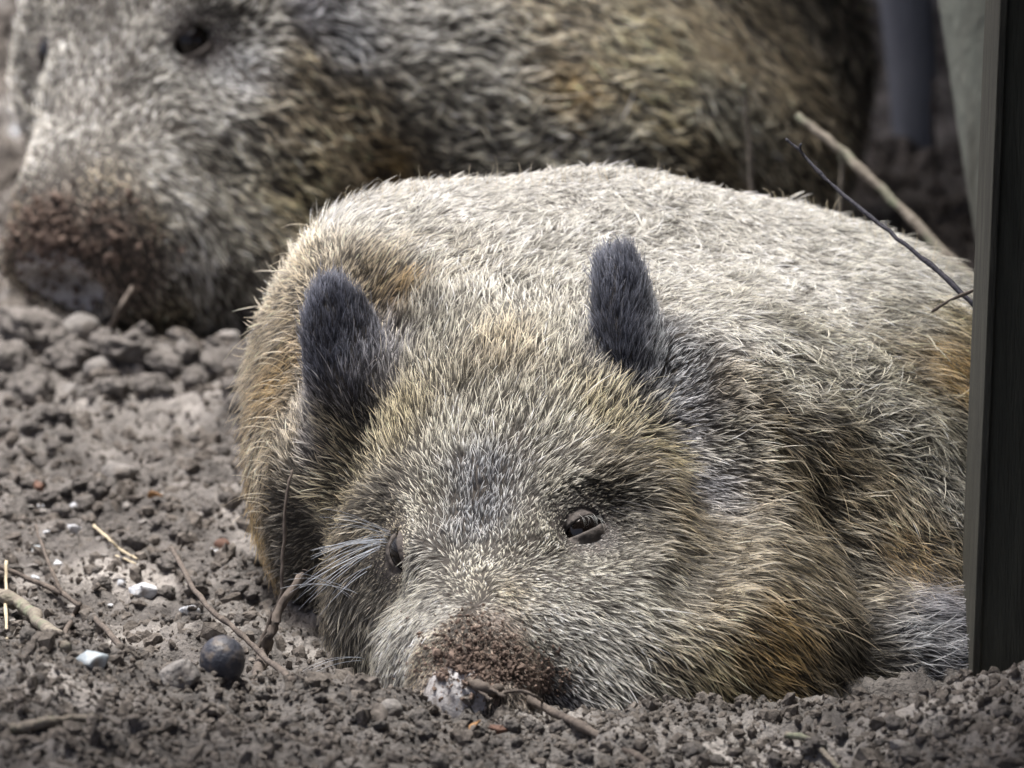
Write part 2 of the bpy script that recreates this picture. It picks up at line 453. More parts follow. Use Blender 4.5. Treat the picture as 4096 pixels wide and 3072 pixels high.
def curves_obj(name, pts, rad, colr, parent, mat):
    """pts (n,k,3), rad (n,k), colr (n,k,3) as one curves object."""
    n, k = rad.shape
    cu = bpy.data.hair_curves.new(name); cu.add_curves([k] * n)
    cu.attributes['position'].data.foreach_set('vector', pts.astype(np.float32).ravel())
    ra = cu.attributes.get('radius') or cu.attributes.new('radius', 'FLOAT', 'POINT')
    ra.data.foreach_set('value', rad.astype(np.float32).ravel())
    ca = cu.attributes.new('hair_color', 'FLOAT_COLOR', 'POINT')
    c4 = np.ones((n * k, 4), np.float32); c4[:, :3] = np.clip(colr.reshape(-1, 3), 0, .95)
    ca.data.foreach_set('color', c4.ravel())
    cu.materials.append(mat)
    o = bpy.data.objects.new(name, cu); col.objects.link(o)
    o.parent = parent; o.matrix_parent_inverse = Matrix.Translation(-Vector(parent.location))
    return o

def strands(P, N, v, par, t, r, dk, thick, K=6, clump=.22, seed=1, gravity=.12):
    g = np.random.default_rng(seed); n = len(P)
    side = np.cross(N, v)
    messy = par[:, 1]
    sw = (fbm(P * 26, 2) - .5) * 3.6 * messy + (fbm(P * 80 + 3, 2) - .5) * 3.0 * messy + g.normal(0, .28, n) * (.25 + messy)
    v = v * np.cos(sw)[:, None] + side * np.sin(sw)[:, None]; side = np.cross(N, v)
    Ln = par[:, 0] * .96 * np.exp(g.normal(0, .28, n)) * (.8 + .4 * vnoise(P * 60))
    dark = g.random(n) < dk; Ln = np.where(dark, Ln * .68, Ln)
    lift = par[:, 2] + g.normal(0, .16, n) + .25 * (vnoise(P * 45 + 9) - .5)
    d = v * np.cos(lift)[:, None] + N * np.sin(lift)[:, None]
    curl = g.normal(0, .42, n) * (.35 + 1.6 * messy)
    bend = side * curl[:, None] - N * (.30 + g.normal(0, .15, n))[:, None]; bend[:, 2] -= gravity
    s = np.linspace(0, 1, K)[None, :, None]
    pts = P[:, None] + Ln[:, None, None] * (s * d[:, None] + s * s * bend[:, None] * .55)
    # clumps: pull the outer part of each hair towards the hair at its clump's middle
    cell = np.floor(P / .0075 + (vnoise(P * 50)[:, None] - .5) * .8).astype(np.int64)
    key = cell[:, 0] * 73856093 ^ cell[:, 1] * 19349663 ^ cell[:, 2] * 83492791
    u, first, inv = np.unique(key, return_index=True, return_inverse=True)
    lead = pts[first[inv]]
    w = clump * (np.linspace(0, 1, K) ** 1.3)[None, :, None] * (.4 + .6 * g.random(n))[:, None, None]
    same = (np.linalg.norm(lead[:, 0] - pts[:, 0], axis=1) < .016)[:, None, None]
    pts = pts * (1 - w * same) + lead * w * same
    pr = np.where(dark, .75, 1.12)[:, None] * np.array([.9, 1, .95, .82, .56, .10])[None] if K == 6 else np.linspace(1, .1, K)[None]
    rad = thick * (np.exp(g.normal(0, .25, n)) * (1 + .45 * np.clip(messy, 0, 1)))[:, None] * pr
    var = np.exp(g.normal(.05, .34, n)) * (.7 + .6 * vnoise(P * 38 + 4)); var = np.where(dark, var * .13, var * 1.05)
    ts = np.linspace(0, 1, K)[None]
    a = np.clip((ts - .22 - .22 * g.random(n)[:, None]) / .38, 0, 1); a = a * a * (3 - 2 * a)
    colr = r[:, None] * (1 - a[..., None]) + t[:, None] * var[:, None, None] * a[..., None]
    return pts, rad, colr

def sample(me, n, weight):
    me.calc_loop_triangles(); T = np.empty(len(me.loop_triangles) * 3, np.int32); me.loop_triangles.foreach_get('vertices', T); T = T.reshape(-1, 3)
    V = np.empty(len(me.vertices) * 3, np.float32); me.vertices.foreach_get('co', V); V = V.reshape(-1, 3)
    A, Bv, C = V[T[:, 0]], V[T[:, 1]], V[T[:, 2]]
    nr = np.cross(Bv - A, C - A); ar = np.linalg.norm(nr, axis=1) / 2; nr = norm(nr)
    w = ar * weight((A + Bv + C) / 3, nr); w = w / w.sum()
    g = np.random.default_rng(11); i = g.choice(len(T), n, p=w)
    a, b = g.random(n), g.random(n); f = a + b > 1; a[f], b[f] = 1 - a[f], 1 - b[f]
    return (A[i] + (Bv - A)[i] * a[:, None] + (C - A)[i] * b[:, None]).astype(np.float32)

def make_boar(B, label, base, lo, hi, h, eyes, f, nose, nose_r, guides, ear_guides, nhair, thick, s, seed):
    root = empty('wild_boar', base)
    tag(root, label, 'wild boar')
    me = B.mesh(lo, hi, h, [(tuple(c), .045, 2) for c, *_ in eyes] + [(tuple(nose), .07, 1)])
    for k in ('skin', 'lid', 'nose'): me.materials.append(M[k])
    cen = np.empty(len(me.polygons) * 3, np.float32); me.polygons.foreach_get('center', cen); cen = cen.reshape(-1, 3)
    mi = np.zeros(len(cen), np.int32)
    for c, out, *_ in eyes: mi[np.linalg.norm(cen - (c + out * .01), axis=1) < .024 * s] = 1
    mi[np.linalg.norm(cen - nose, axis=1) < nose_r] = 2
    me.polygons.foreach_set('material_index', mi)
    body = bpy.data.objects.new('body', me); col.objects.link(body)
    body.parent = root; body.matrix_parent_inverse = Matrix.Translation(-Vector(base))
    ob = bpy.data.meshes.new('eyeball'); bm = bmesh.new()
    bmesh.ops.create_uvsphere(bm, u_segments=32, v_segments=20, radius=.0142 * s); bm.to_mesh(ob); bm.free()
    ob.polygons.foreach_set('use_smooth', [True] * len(ob.polygons)); ob.materials.append(M['eye'])
    eye_objs = []
    for c, out, side, up, rows in eyes:
        q = bpy.data.objects.new('eye', ob); q.location = c; col.objects.link(q)
        q.parent = root; q.matrix_parent_inverse = Matrix.Translation(-Vector(base)); eye_objs.append(q)
        V = np.array(rows).reshape(-1, 3); n = 40
        V = V + out * ((fbm(V * 300, 3, .6) - .5) * .0030)[:, None]
        F = [(k * n + j, k * n + (j + 1) % n, (k + 1) * n + (j + 1) % n, (k + 1) * n + j) for k in range(len(rows) - 1) for j in range(n)]
        lid = mesh_obj('eyelids', V.tolist(), F, M['lid'], q)
        sd = lid.modifiers.new('smooth', 'SUBSURF'); sd.levels = 1; sd.render_levels = 2
    bvh = BVHTree.FromPolygons([tuple(v.co) for v in me.vertices], [tuple(p.vertices) for p in me.polygons])
    def weight(p, n):
        toc = norm(CAM - p); w = np.where((n * toc).sum(1) > -.25, 1.0, .10)
        w = w * (p[:, 2] > -.015)
        for c, out, *_ in eyes:
            dd = np.linalg.norm(p - (c + out * .01), axis=1); w = w * sstep(.0102 * s, .0138 * s, dd)
            w = w * np.where(dd < .035 * s, 3.2, 1)
        w = w * sstep(nose_r * .8, nose_r * 1.15, np.linalg.norm(p - nose, axis=1))
        hd = np.linalg.norm(p - nose, axis=1); w = w * np.where(hd < .16, 1.35, 1)
        return w
    P = sample(me, nhair, weight); N = B.grad(P)
    de = B.sdf(P, 'ear'); isear = de < .004
    Ge = surface_hits(bvh, ear_guides); Gb = surface_hits(bvh, guides)
    for nm, msk, G, dens in (('fur', ~isear, Gb, 1), ('ear_fur', isear, Ge, 1)):
        if not msk.any(): continue
        v, par, t, r, dk = groom(P[msk], N[msk], G)
        if Ge[0].size:                                          # the ears' dark coat runs out into the fur round their base
            _, _, te, re_, dke = groom(P[msk], N[msk], Ge); w = sstep(.030, .002, de[msk])[:, None]
            if nm == 'fur': t = t * (1 - .85 * w) + te * .85 * w; r = r * (1 - .85 * w) + re_ * .85 * w
        for c, out, *_ in eyes:                                  # short hair round the eyes
            dd = np.linalg.norm(P[msk] - (c + out * .01), axis=1)
            par[:, 0] *= .25 + .75 * sstep(.018 * s, .045 * s, dd)
        curves_obj(nm, *strands(P[msk], N[msk], v, par, t, r, dk, thick, seed=seed), root, M['hair'])
    g = np.random.default_rng(seed + 9); j = g.choice(np.flatnonzero(~isear), nhair // 30)
    v, par, t, r, dk = groom(P[j], N[j], Gb)
    for c, out, *_ in eyes: par[:, 0] *= .3 + .7 * sstep(.02 * s, .05 * s, np.linalg.norm(P[j] - (c + out * .01), axis=1))
    par[:, 0] = np.where(par[:, 0] > .0105, par[:, 0] * 1.22, par[:, 0]); par[:, 2] += .08; par[:, 1] += .10
    curves_obj('bristles', *strands(P[j], N[j], v, par, np.minimum(t * 1.12, .92), r, dk * .5, thick * 1.35, seed=seed + 10, clump=0), root, M['hair'])
    if isear.any():                                             # denser ear tufts
        k = np.flatnonzero(isear); g = np.random.default_rng(seed + 5); j = g.choice(k, len(k) * 2)
        v, par, t, r, dk = groom(P[j], N[j], Ge)
        jit = P[j] + g.normal(0, .0012, (len(j), 3)).astype(np.float32)
        curves_obj('ear_tuft', *strands(jit, N[j], v, par, t, r, dk, thick * .65, seed=seed + 6, clump=.1), root, M['hair'])
    return root, eye_objs, bvh

GUIDES1 = [(592, 652, .8, .5, 13, 'W', .12), (626, 700, .75, .6, 17, 'W', .12), (556, 636, .8, .45, 11, 'W', .12), (572, 650, .8, .5, 13, 'W', .12), (600, 678, .8, .55, 15, 'W', .12), (345, 402, -.1, -1, 18, 'P', .12, .4), (316, 405, -.4, -.9, 15, 'P', .12), (315, 445, -.6, -.6, 16, 'P', .12), (308, 490, -.8, -.2, 16, 'D', .12), (303, 530, -.8, .2, 15, 'D', .15), (652, 368, .4, -.9, 14, 'P', .12), (676, 395, .7, -.6, 13, 'P', .12), (640, 560, .9, .35, 16, 'D', .15), (665, 550, .95, .3, 20, 'N', .15),
    (660, 655, .75, .65, 24, 'T', .12), (720, 610, .8, .6, 26, 'N', .12), (760, 670, .8, .55, 28, 'B', .15), (660, 705, .75, .6, 24, 'N', .2),  # px, py, tip direction in the picture, length mm, coat, messiness, lift
    (490, 565, .1, -1, 8, 'G', .5, .5), (480, 520, 0, -1, 11, 'L', .35, .55), (478, 480, 0, -1, 15, 'L', .25, .6), (500, 425, .05, -1, 23, 'G', .15, .5), (450, 440, -.2, -1, 24, 'G', .12, .5),
    (400, 430, -.5, -1, 27, 'Y', .1, .5), (360, 460, -.9, -.6, 28, 'Y', .1, .5), (330, 425, -.7, -.8, 27, 'Y', .1, .45), (335, 500, -1, -.1, 26, 'Y', .12, .45), (395, 490, -.8, -.5, 18, 'D', .15),
    (350, 540, -1, .15, 20, 'N', .15), (430, 500, -.5, -.8, 15, 'G', .2, .5),
    (550, 430, .2, -1, 25, 'G', .12, .5), (600, 420, .5, -1, 27, 'Y', .1, .5), (645, 405, .75, -.8, 28, 'Y', .1, .45), (665, 455, 1, -.2, 28, 'Y', .1, .45), (665, 505, 1, .25, 27, 'T', .12),
    (555, 480, .5, -.8, 17, 'G', .2), (610, 470, .8, -.5, 22, 'N', .15), (575, 503, .8, -.3, 12, 'D', .2), (600, 500, .9, -.1, 14, 'D', .2), (622, 520, 1, .2, 16, 'D', .2), (590, 540, .8, .4, 8, 'P', .2), (372, 545, -1, .2, 12, 'D', .2), (370, 575, -.8, .6, 12, 'D', .2), (400, 545, -.2, -.6, 9, 'N', .3), (620, 495, .9, -.2, 16, 'D', .15), (540, 530, .3, -.7, 9, 'G', .4), (640, 535, .9, .3, 18, 'D', .15),  # dark coat round the left eye also puts in the shade of its hollow
    (500, 350, 0, -1, 25, 'T', .18, .45), (440, 345, -.05, -1, 27, 'G', .15, .45), (560, 340, .15, -1, 25, 'G', .2, .45), (500, 300, .1, -1, 24, 'Q', .3), (570, 295, .2, -1, 22, 'Q', .3), (440, 310, .1, -1, 26, 'Q', .2),
    (400, 290, .7, -.6, 22, 'B', .2), (372, 280, .6, -.8, 20, 'T', .2), (420, 265, .5, -.8, 20, 'Q', .3), (400, 225, .4, -.9, 18, 'Q', .3), (340, 225, .1, -1, 20, 'W', .2), (350, 195, .3, -1, 18, 'Q', .2), (450, 200, .6, -.5, 14, 'W', .3), (520, 240, .5, -.7, 16, 'W', .4),
    (305, 265, -.7, -.4, 24, 'T', .25, .5), (288, 320, -1, -.1, 24, 'T', .3, .5), (280, 380, -1, .3, 18, 'B', .3, .5), (268, 440, -.7, .6, 15, 'T', .3, .5), (262, 540, -.5, .9, 15, 'B', .35), (268, 620, -.3, 1, 15, 'B', .35), (300, 440, -.5, -.6, 18, 'N', .2),
    (540, 190, .7, -.2, 12, 'W', .8), (600, 190, .7, -.1, 13, 'W', .9), (700, 190, .8, .1, 13, 'W', .9), (640, 250, .7, -.1, 15, 'W', .9), (720, 250, .7, .2, 16, 'W', .9), (800, 220, .7, .5, 15, 'W', .8), (800, 290, .7, .2, 17, 'W', .8),
    (860, 240, .8, .5, 17, 'Q', .5), (890, 280, .9, .3, 22, 'Q', .35), (930, 280, .9, .5, 20, 'Q', .3), (900, 320, 1, .15, 25, 'G', .3), (950, 320, 1, .15, 26, 'Y', .25), (935, 350, 1, .1, 27, 'B', .25), (955, 385, 1, .3, 26, 'B', .3), (960, 430, .7, .4, 20, 'G', .5),
    (690, 320, .8, -.1, 18, 'Q', .7), (740, 330, .9, .1, 20, 'Q', .7), (850, 350, .8, .1, 18, 'G', .8), (720, 380, 1, .1, 22, 'N', .3), (790, 370, .9, .2, 20, 'G', .7), (760, 420, 1, .15, 26, 'N', .25), (860, 410, .8, .3, 20, 'G', .6), (910, 450, .7, .4, 20, 'G', .5), (950, 490, .5, .6, 18, 'Q', .5),
    (690, 380, .6, -.6, 12, 'L', .15), (690, 430, .9, -.1, 11, 'P', .15), (705, 480, 1, .1, 12, 'P', .15), (720, 440, 1, .05, 22, 'G', .2),
    (760, 480, 1, .3, 28, 'N', .15), (820, 460, .9, .4, 26, 'N', .3), (830, 510, 1, .45, 28, 'N', .2), (890, 500, .8, .5, 24, 'T', .3), (900, 550, .75, .65, 26, 'B', .25), (950, 560, .7, .7, 22, 'N', .3),
    (720, 550, .95, .35, 26, 'N', .12), (790, 560, .95, .4, 28, 'N', .15), (820, 600, .9, .5, 28, 'D', .15), (840, 560, .9, .5, 28, 'D', .15), (800, 600, .85, .55, 28, 'N', .15), (860, 590, .9, .4, 28, 'N', .2), (920, 600, 1, .2, 25, 'P', .3), (915, 640, 1, .0, 25, 'L', .35), (955, 625, 1, 0, 24, 'P', .3), (865, 650, .9, .3, 25, 'D', .3), (950, 685, 1, .1, 22, 'P', .3), (880, 690, .7, .5, 22, 'D', .4),  # darker coat along the jowl crease puts its shade into the colour
    (660, 570, .7, .7, 20, 'G', .12), (640, 600, .7, .7, 20, 'G', .12), (690, 610, .75, .7, 25, 'T', .12), (740, 640, .75, .7, 28, 'B', .15), (700, 670, .75, .6, 28, 'Y', .15), (740, 690, .85, .5, 28, 'Y', .2), (800, 680, .9, .35, 26, 'D', .2), (830, 640, .85, .55, 28, 'D', .15), (770, 620, .8, .6, 28, 'B', .15), (680, 715, .8, .5, 24, 'T', .25),
    (600, 570, .8, .3, 11, 'G', .2), (600, 600, .75, .55, 14, 'G', .15), (560, 580, .6, .2, 9, 'G', .3), (560, 620, .8, .45, 12, 'Q', .2), (610, 640, .8, .6, 17, 'Q', .12), (585, 665, .8, .5, 13, 'W', .12), (615, 690, .75, .65, 18, 'W', .15), (645, 690, .7, .7, 22, 'G', .15), (570, 695, .8, .5, 9, 'P', .15),
    (505, 590, .35, .3, 8, 'T', .35), (470, 590, -.2, -.3, 8, 'G', .35), (500, 625, .5, .4, 6, 'S', .3), (470, 640, 0, .4, 5, 'S', .3), (440, 615, -.5, .4, 9, 'Q', .25), (530, 665, .7, .4, 6, 'S', .3), (430, 655, -.6, .5, 7, 'T', .25), (405, 665, -.6, .7, 9, 'Q', .2), (455, 670, 0, .4, 4, 'S', .3), (540, 640, .8, .4, 10, 'Q', .2),
    (415, 590, -.5, .7, 13, 'G', .15), (406, 625, -.5, .8, 15, 'Q', .12), (372, 600, -.6, .8, 15, 'D', .12), (375, 660, -.4, .9, 19, 'G', .15), (350, 620, -.6, .8, 15, 'D', .2), (320, 600, -.6, .7, 14, 'D', .2), (310, 650, -.6, .7, 14, 'D', .2), (310, 570, -.8, .4, 15, 'D', .2), (345, 670, -.4, .9, 16, 'D', .2)]  # left cheek: dark hair, with some of its shade put into the colour
EARS1 = [(335, 312, -.1, -1, 22, 'K', .25, .5), (325, 330, -.2, -1, 14, 'K', .1, .35), (360, 330, .1, -1, 12, 'K', .1, .3), (370, 355, .1, -1, 12, 'P', .1, .3), (315, 365, -.4, -.9, 13, 'K', .1), (345, 370, -.1, -1, 15, 'K', .1),
    (618, 285, 0, -1, 23, 'K', .25, .5), (620, 300, .05, -1, 17, 'K', .08, .35), (602, 310, -.1, -1, 14, 'K', .1), (640, 330, .2, -1, 16, 'K', .1), (660, 350, .4, -.9, 13, 'L', .1), (625, 345, .1, -1, 20, 'K', .1)]
NOSE1 = face_hit(FB, 452, 694)
boar1, eyeobj1, bvh1 = make_boar(FB, 'wild boar resting its grey bristly head on the earth with black ears raised', (.1, .15, 0), (-.36, -.36, -.08), (.85, 1.0, .42), .008,
    eyes1, f1, NOSE1, .027, GUIDES1, EARS1, 200000, .00026, 1.25, 21)
GUIDES2 = [(100, 60, 0, -1, 14, 'W', .3), (60, 30, 0, -1, 14, 'Q', .3), (150, 20, .1, -1, 15, 'W', .3), (80, 130, 0, -1, 12, 'W', .3), (140, 120, .2, -.6, 12, 'W', .3), (160, 160, .8, .3, 14, 'W', .3), (50, 170, -.2, -.5, 10, 'Q', .3),
    (210, 110, .8, .4, 16, 'W', .3), (230, 150, .8, .5, 20, 'G', .25), (270, 110, .8, .5, 22, 'T', .25), (290, 60, .8, .4, 22, 'T', .25), (250, 20, .6, -.5, 18, 'Q', .25), (300, 10, .8, -.2, 22, 'P', .3), (240, 70, .8, .2, 14, 'L', .3),
    (180, 200, .8, .5, 18, 'W', .25), (185, 230, .6, .8, 16, 'W', .15), (200, 265, .5, .8, 16, 'W', .15), (195, 245, .6, .8, 16, 'W', .15), (208, 285, .5, .8, 16, 'W', .15), (172, 205, .6, .7, 14, 'W', .15), (230, 220, .8, .5, 22, 'G', .25), (270, 200, .9, .4, 25, 'Y', .25), (300, 180, 1, .3, 26, 'Y', .25), (280, 240, .8, .5, 25, 'T', .25), (240, 280, .6, .7, 22, 'G', .25), (265, 300, .6, .7, 20, 'P', .25),
    (100, 180, .2, .3, 8, 'T', .3), (60, 200, 0, .4, 6, 'S', .3), (110, 225, .4, .4, 6, 'S', .3), (70, 255, 0, .5, 5, 'S', .3), (135, 270, .5, .6, 8, 'S', .3), (155, 215, .6, .5, 10, 'T', .3), (20, 220, -.3, .5, 8, 'T', .3), (175, 305, .5, .7, 12, 'T', .3),
    (340, 40, 1, .1, 22, 'L', .3), (400, 30, 1, 0, 24, 'W', .35), (350, 100, 1, .3, 25, 'T', .3), (330, 150, 1, .3, 26, 'T', .3), (380, 170, 1, .2, 26, 'B', .35), (420, 100, 1, -.1, 28, 'G', .35), (470, 60, 1, -.1, 28, 'Q', .35), (460, 140, 1, -.1, 28, 'G', .35),
    (540, 30, 1, .2, 28, 'T', .35), (560, 90, 1, .2, 30, 'B', .35), (520, 140, 1, -.2, 28, 'G', .35), (620, 60, 1, .4, 30, 'Y', .35), (640, 110, 1, .4, 30, 'Y', .35), (600, 150, .9, -.3, 26, 'G', .35), (700, 40, .9, .5, 30, 'T', .4), (720, 110, .9, .6, 30, 'G', .4), (780, 60, .8, .7, 28, 'N', .4), (820, 20, .8, .7, 28, 'D', .4), (700, 160, .9, .4, 28, 'N', .35)]
EARS2 = [(300, 5, .4, -.8, 16, 'K', .15), (285, 30, .4, -.8, 14, 'P', .15)]
boar2, eyeobj2, bvh2 = make_boar(BB, 'larger wild boar lying behind, soil-caked brown snout and one open eye', (0, 1.6, 0), (-.66, .93, -.1), (.75, 2.3, .75), .012,
    eyes2, f2, L2(0, .25, -.075), .050, GUIDES2, EARS2, 70000, .00050, 1.5, 31)

# ------------------------------------------------------------------ lashes, whiskers, soil on the nose
def bristles(name, parent, items, radius, seed, tipc, rootc=None, K=8):
    """items: (root xyz, tip xyz, sag vector, spread)"""
    g = np.random.default_rng(seed); P = []
    sarr = np.linspace(0, 1, K)[:, None]
    for a, b, sag, spread, n in items:
        for _ in range(n):
            a2 = np.array(a) + g.normal(0, spread * .35, 3); b2 = np.array(b) + g.normal(0, spread, 3)
            P.append(a2 * (1 - sarr) + b2 * sarr + np.array(sag) * (4 * sarr * (1 - sarr)) * g.uniform(.6, 1.3))
    P = np.array(P); rad = radius * np.linspace(1, .25, K)[None] * g.uniform(.7, 1.2, (len(P), 1))
    c = np.array(tipc)[None, None] * np.ones((len(P), K, 1)) * g.uniform(.6, 1.1, (len(P), 1, 1))
    return curves_obj(name, P, rad, c, parent, M['hair'])

cL, cR = eyes1
bristles('eyelashes', eyeobj1[1], [(np.array(p), np.array(p) + cR[1] * .007 + np.array([.003, -.003, -.0095]), cR[1] * .003, .0024, 2)
    for p in cR[4][1][9:20]], .00010, 3, (.70, .71, .68))
def from_px(bvh, px, py, lift=.0):
    h, n, _, _ = bvh.ray_cast(Vector(CAM), Vector(ray(px, py)))
    return np.array(h) + np.array(n) * lift
wl = []
for (ax, ay), (bx, by), n, sp in (((386, 540), (318, 556), 12, .006), ((380, 546), (300, 596), 9, .006), ((390, 536), (330, 520), 8, .007), ((372, 566), (322, 606), 3, .006)):
    a = from_px(bvh1, ax, ay); y = a[1] - .045
    wl.append((a, at(bx, by, y), np.array([0, -.01, .006]), sp, n))
for (ax, ay), (bx, by), n, sp in (((366, 660), (302, 680), 3, .007), ((350, 600), (295, 584), 4, .010)):
    a = from_px(bvh1, ax, ay); wl.append((a, at(bx, by, a[1] - .05), np.array([0, -.01, .008]), sp, n))
bristles('brow_bristles', boar1, wl, .00026, 4, (.50, .56, .66))
wd = []
for (ax, ay), (bx, by), n in (((530, 628), (552, 604), 1), ((545, 650), (570, 625), 2), ((552, 660), (592, 640), 2), ((610, 505), (660, 520), 4), ((560, 515), (545, 480), 3)):
    a = from_px(bvh1, ax, ay); wd.append((a, at(bx, by, a[1] - .03), np.array([0, -.003, .003]), .005, n))
bristles('snout_whiskers', boar1, wd, .00030, 5, (.03, .028, .03))
# stray guard hairs that stand off the outline of the back and the left side
st = []
for px, py, dx, dy in [(x, float(np.interp(x, (330, 420, 600, 700, 830, 960), (200, 180, 170, 172, 205, 272))) + 9, random.uniform(-6, 8), -random.uniform(10, 22)) for x in np.linspace(335, 960, 90)]:
    h, n, _, _ = bvh1.ray_cast(Vector(CAM), Vector(ray(px, py + 4)))
    if h is None or h.y > 1: continue
    a = np.array(h); st.append((a, at(px + dx, py + dy, a[1] + .005), np.array([random.uniform(-.004, .004), 0, .003]), .003, 1))
for py in np.linspace(225, 520, 40):
    px = float(np.interp(py, (225, 300, 380, 450, 560), (310, 284, 274, 262, 256))) + 14
    h, n, _, _ = bvh1.ray_cast(Vector(CAM), Vector(ray(px, py)))
    if h is None: continue
    a = np.array(h); st.append((a, at(px - random.uniform(26, 46), py + random.uniform(-8, 16), a[1]), np.array([0, 0, .006]), .003, 1))
bristles('guard_hairs', boar1, st, .00030, 6, (.72, .58, .34))

def blob(seed, sub=2, rough=.25, squash=(1, 1, 1), freq=1.6):
    bm = bmesh.new(); bmesh.ops.create_icosphere(bm, subdivisions=sub, radius=1)
    V = np.array([v.co[:] for v in bm.verts]); F = [[v.index for v in f.verts] for f in bm.faces]; bm.free()
    n = fbm(V * freq + seed * 7.7 + 30, 3, .55)
    V = V * (1 + (n - .5) * 2 * rough)[:, None] * np.array(squash)
    return V, np.array(F)

def merged(name, places, sizes, variants, mat, parent=None, seed=0):
    """Many small irregular grains as one mesh."""
    g = np.random.default_rng(seed); VV, FF, off = [], [], 0
    for p, sz in zip(places, sizes):
        V, F = variants[g.integers(len(variants))]
        q = g.normal(size=4); q /= np.linalg.norm(q); w, x, y, z = q
        Rm = np.array([[1 - 2 * (y * y + z * z), 2 * (x * y - z * w), 2 * (x * z + y * w)], [2 * (x * y + z * w), 1 - 2 * (x * x + z * z), 2 * (y * z - x * w)], [2 * (x * z - y * w), 2 * (y * z + x * w), 1 - 2 * (x * x + y * y)]])
        VV.append((V * g.uniform(.5, 1.5, 3)) @ Rm.T * sz + p); FF.append(F + off); off += len(V)
    return mesh_obj(name, np.concatenate(VV).tolist(), np.concatenate(FF).tolist(), mat, parent, smooth=False)

small = [blob(k, 0, .9, freq=1.1) for k in range(12)]; medium = [blob(k, 2, .75, freq=2.2) for k in range(8)]
def nose_soil(bvh, parent, spots, n, size, seed):
    g = np.random.default_rng(seed); P, S = [], []
    for px, py, sx, sy, w in spots:
        for _ in range(int(n * w)):
            h, nn, _, _ = bvh.ray_cast(Vector(CAM), Vector(ray(px + g.normal(0, sx), py + g.normal(0, sy))))
            if h is None: continue
            P.append(np.array(h) + np.array(nn) * g.uniform(.001, .006)); S.append(size * np.exp(g.normal(0, .45)))
    return tag(merged('snout_soil', P, S, small, M['wet_soil'], parent, seed), kind='stuff')
M['wet_soil'] = noisy('clinging_soil', (.062, .045, .037), (.21, .155, .125), 120, .95, .6, 400, .001)
nose_soil(bvh1, boar1, ((474, 655, 28, 15, .5), (488, 674, 34, 9, .35), (535, 682, 18, 8, .14), (474, 627, 14, 11, .05)), 1500, .00085, 8)
nose_soil(bvh2, boar2, ((70, 235, 40, 26, .6), (25, 235, 22, 16, .4)), 900, .0015, 9)

# ------------------------------------------------------------------ soil crumbs, clods and stones
g = np.random.default_rng(42)
def scatter(n, xr, yr):
    x = g.uniform(*xr, n); y = g.uniform(*yr, n); return np.stack([x, y, ground_z(x, y)], 1)
cr = np.concatenate([scatter(24000, (-.52, .48), (-.66, -.20)), scatter(13000, (-.60, -.10), (-.2, 1.2)), scatter(900, (.2, .7), (.9, 2.2)), scatter(500, (-.7, -.45), (1.1, 2.6))])
sz = .00125 * np.exp(g.normal(0, .6, len(cr))); sz = np.clip(sz, .0006, .007)
cr[:, 2] += sz * .3
cm = np.concatenate([scatter(260, (-.52, .48), (-.62, -.20)), scatter(700, (-.60, -.10), (-.2, 1.2))]); ms = np.clip(.0042 * np.exp(g.normal(0, .4, len(cm))), .002, .012)
tag(merged('soil_nuggets', cm, ms, medium, M['crumb'], None, 5), 'coarse nuggets of soil mixed into the churned earth', 'soil', kind='stuff')
tag(merged('soil_crumbs', cr, sz, small, M['crumb'], None, 3), 'fine crumbs of loose soil strewn over the churned earth', 'soil', kind='stuff')

far = np.concatenate([scatter(260, (-.75, -.44), (1.25, 3.6)), scatter(260, (.25, .75), (1.0, 2.4)), scatter(700, (-1.9, -.42), (1.2, 4.5))]); fs = g.uniform(.006, .024, len(far))
tag(merged('soil_lumps', far, fs, medium, M['crumb'], None, 4), 'rough lumps of dark soil strewn behind and beside the far boar', 'soil', kind='stuff')

def angular(seed, n=16, squash=(1, 1, 1)):
    gg = np.random.default_rng(900 + seed); P = norm(gg.normal(size=(n, 3))) * gg.uniform(.78, 1.12, (n, 1)) * np.array(squash)
    bm = bmesh.new(); vs = [bm.verts.new(p) for p in P]; bmesh.ops.convex_hull(bm, input=vs)
    for v in [v for v in bm.verts if not v.link_faces]: bm.verts.remove(v)
    bmesh.ops.bevel(bm, geom=list(bm.edges), offset=.10 * min(squash), segments=2, affect='EDGES', profile=.6)
    bmesh.ops.subdivide_edges(bm, edges=[e for e in bm.edges if e.calc_length() > .3 * max(squash)], cuts=2, use_grid_fill=True)
    bmesh.ops.triangulate(bm, faces=bm.faces); bm.verts.index_update()
    V = np.array([v.co[:] for v in bm.verts]); F = np.array([[v.index for v in f.verts] for f in bm.faces]); bm.free()
    V = V * (1 + (fbm(V / np.array(squash) * 3 + seed, 3) - .5) * .16)[:, None]
    return V, F

def stone(name, px, py, wpx, hpx, mat, label, cat='stone', seed=0, rough=.30, freq=1.7, depth=None, group=None, sub=3, sink=.42, zoff=0):
    p = on_ground(px, py + hpx * .38); sc = (p[1] - CAM[1]) / math.cos(PITCH) * KPX
    w, h = wpx * sc / 2, hpx * sc / 2
    sq = (w, (w + h) / 2 if depth is None else depth, h)
    V, F = blob(seed, sub, rough * (1 if rough < .05 else 1.5), sq, freq) if rough <= .15 else angular(seed, 15 + seed % 7, sq)
    o = mesh_obj(name, V.tolist(), F.tolist(), M[mat])
    o.location = p + np.array([0, (w + h) / 2 * .5, h * (1 - 2 * sink) + zoff])
    o.rotation_euler = (0, 0, random.uniform(-.25, .25))
    tag(o, label, cat, group); return o
stone('pebble', 143, 589, 34, 21, 'stone_white', 'pale blue-white flat pebble on the loose soil between two twigs', 'pebble', 1, .26, sink=.3)
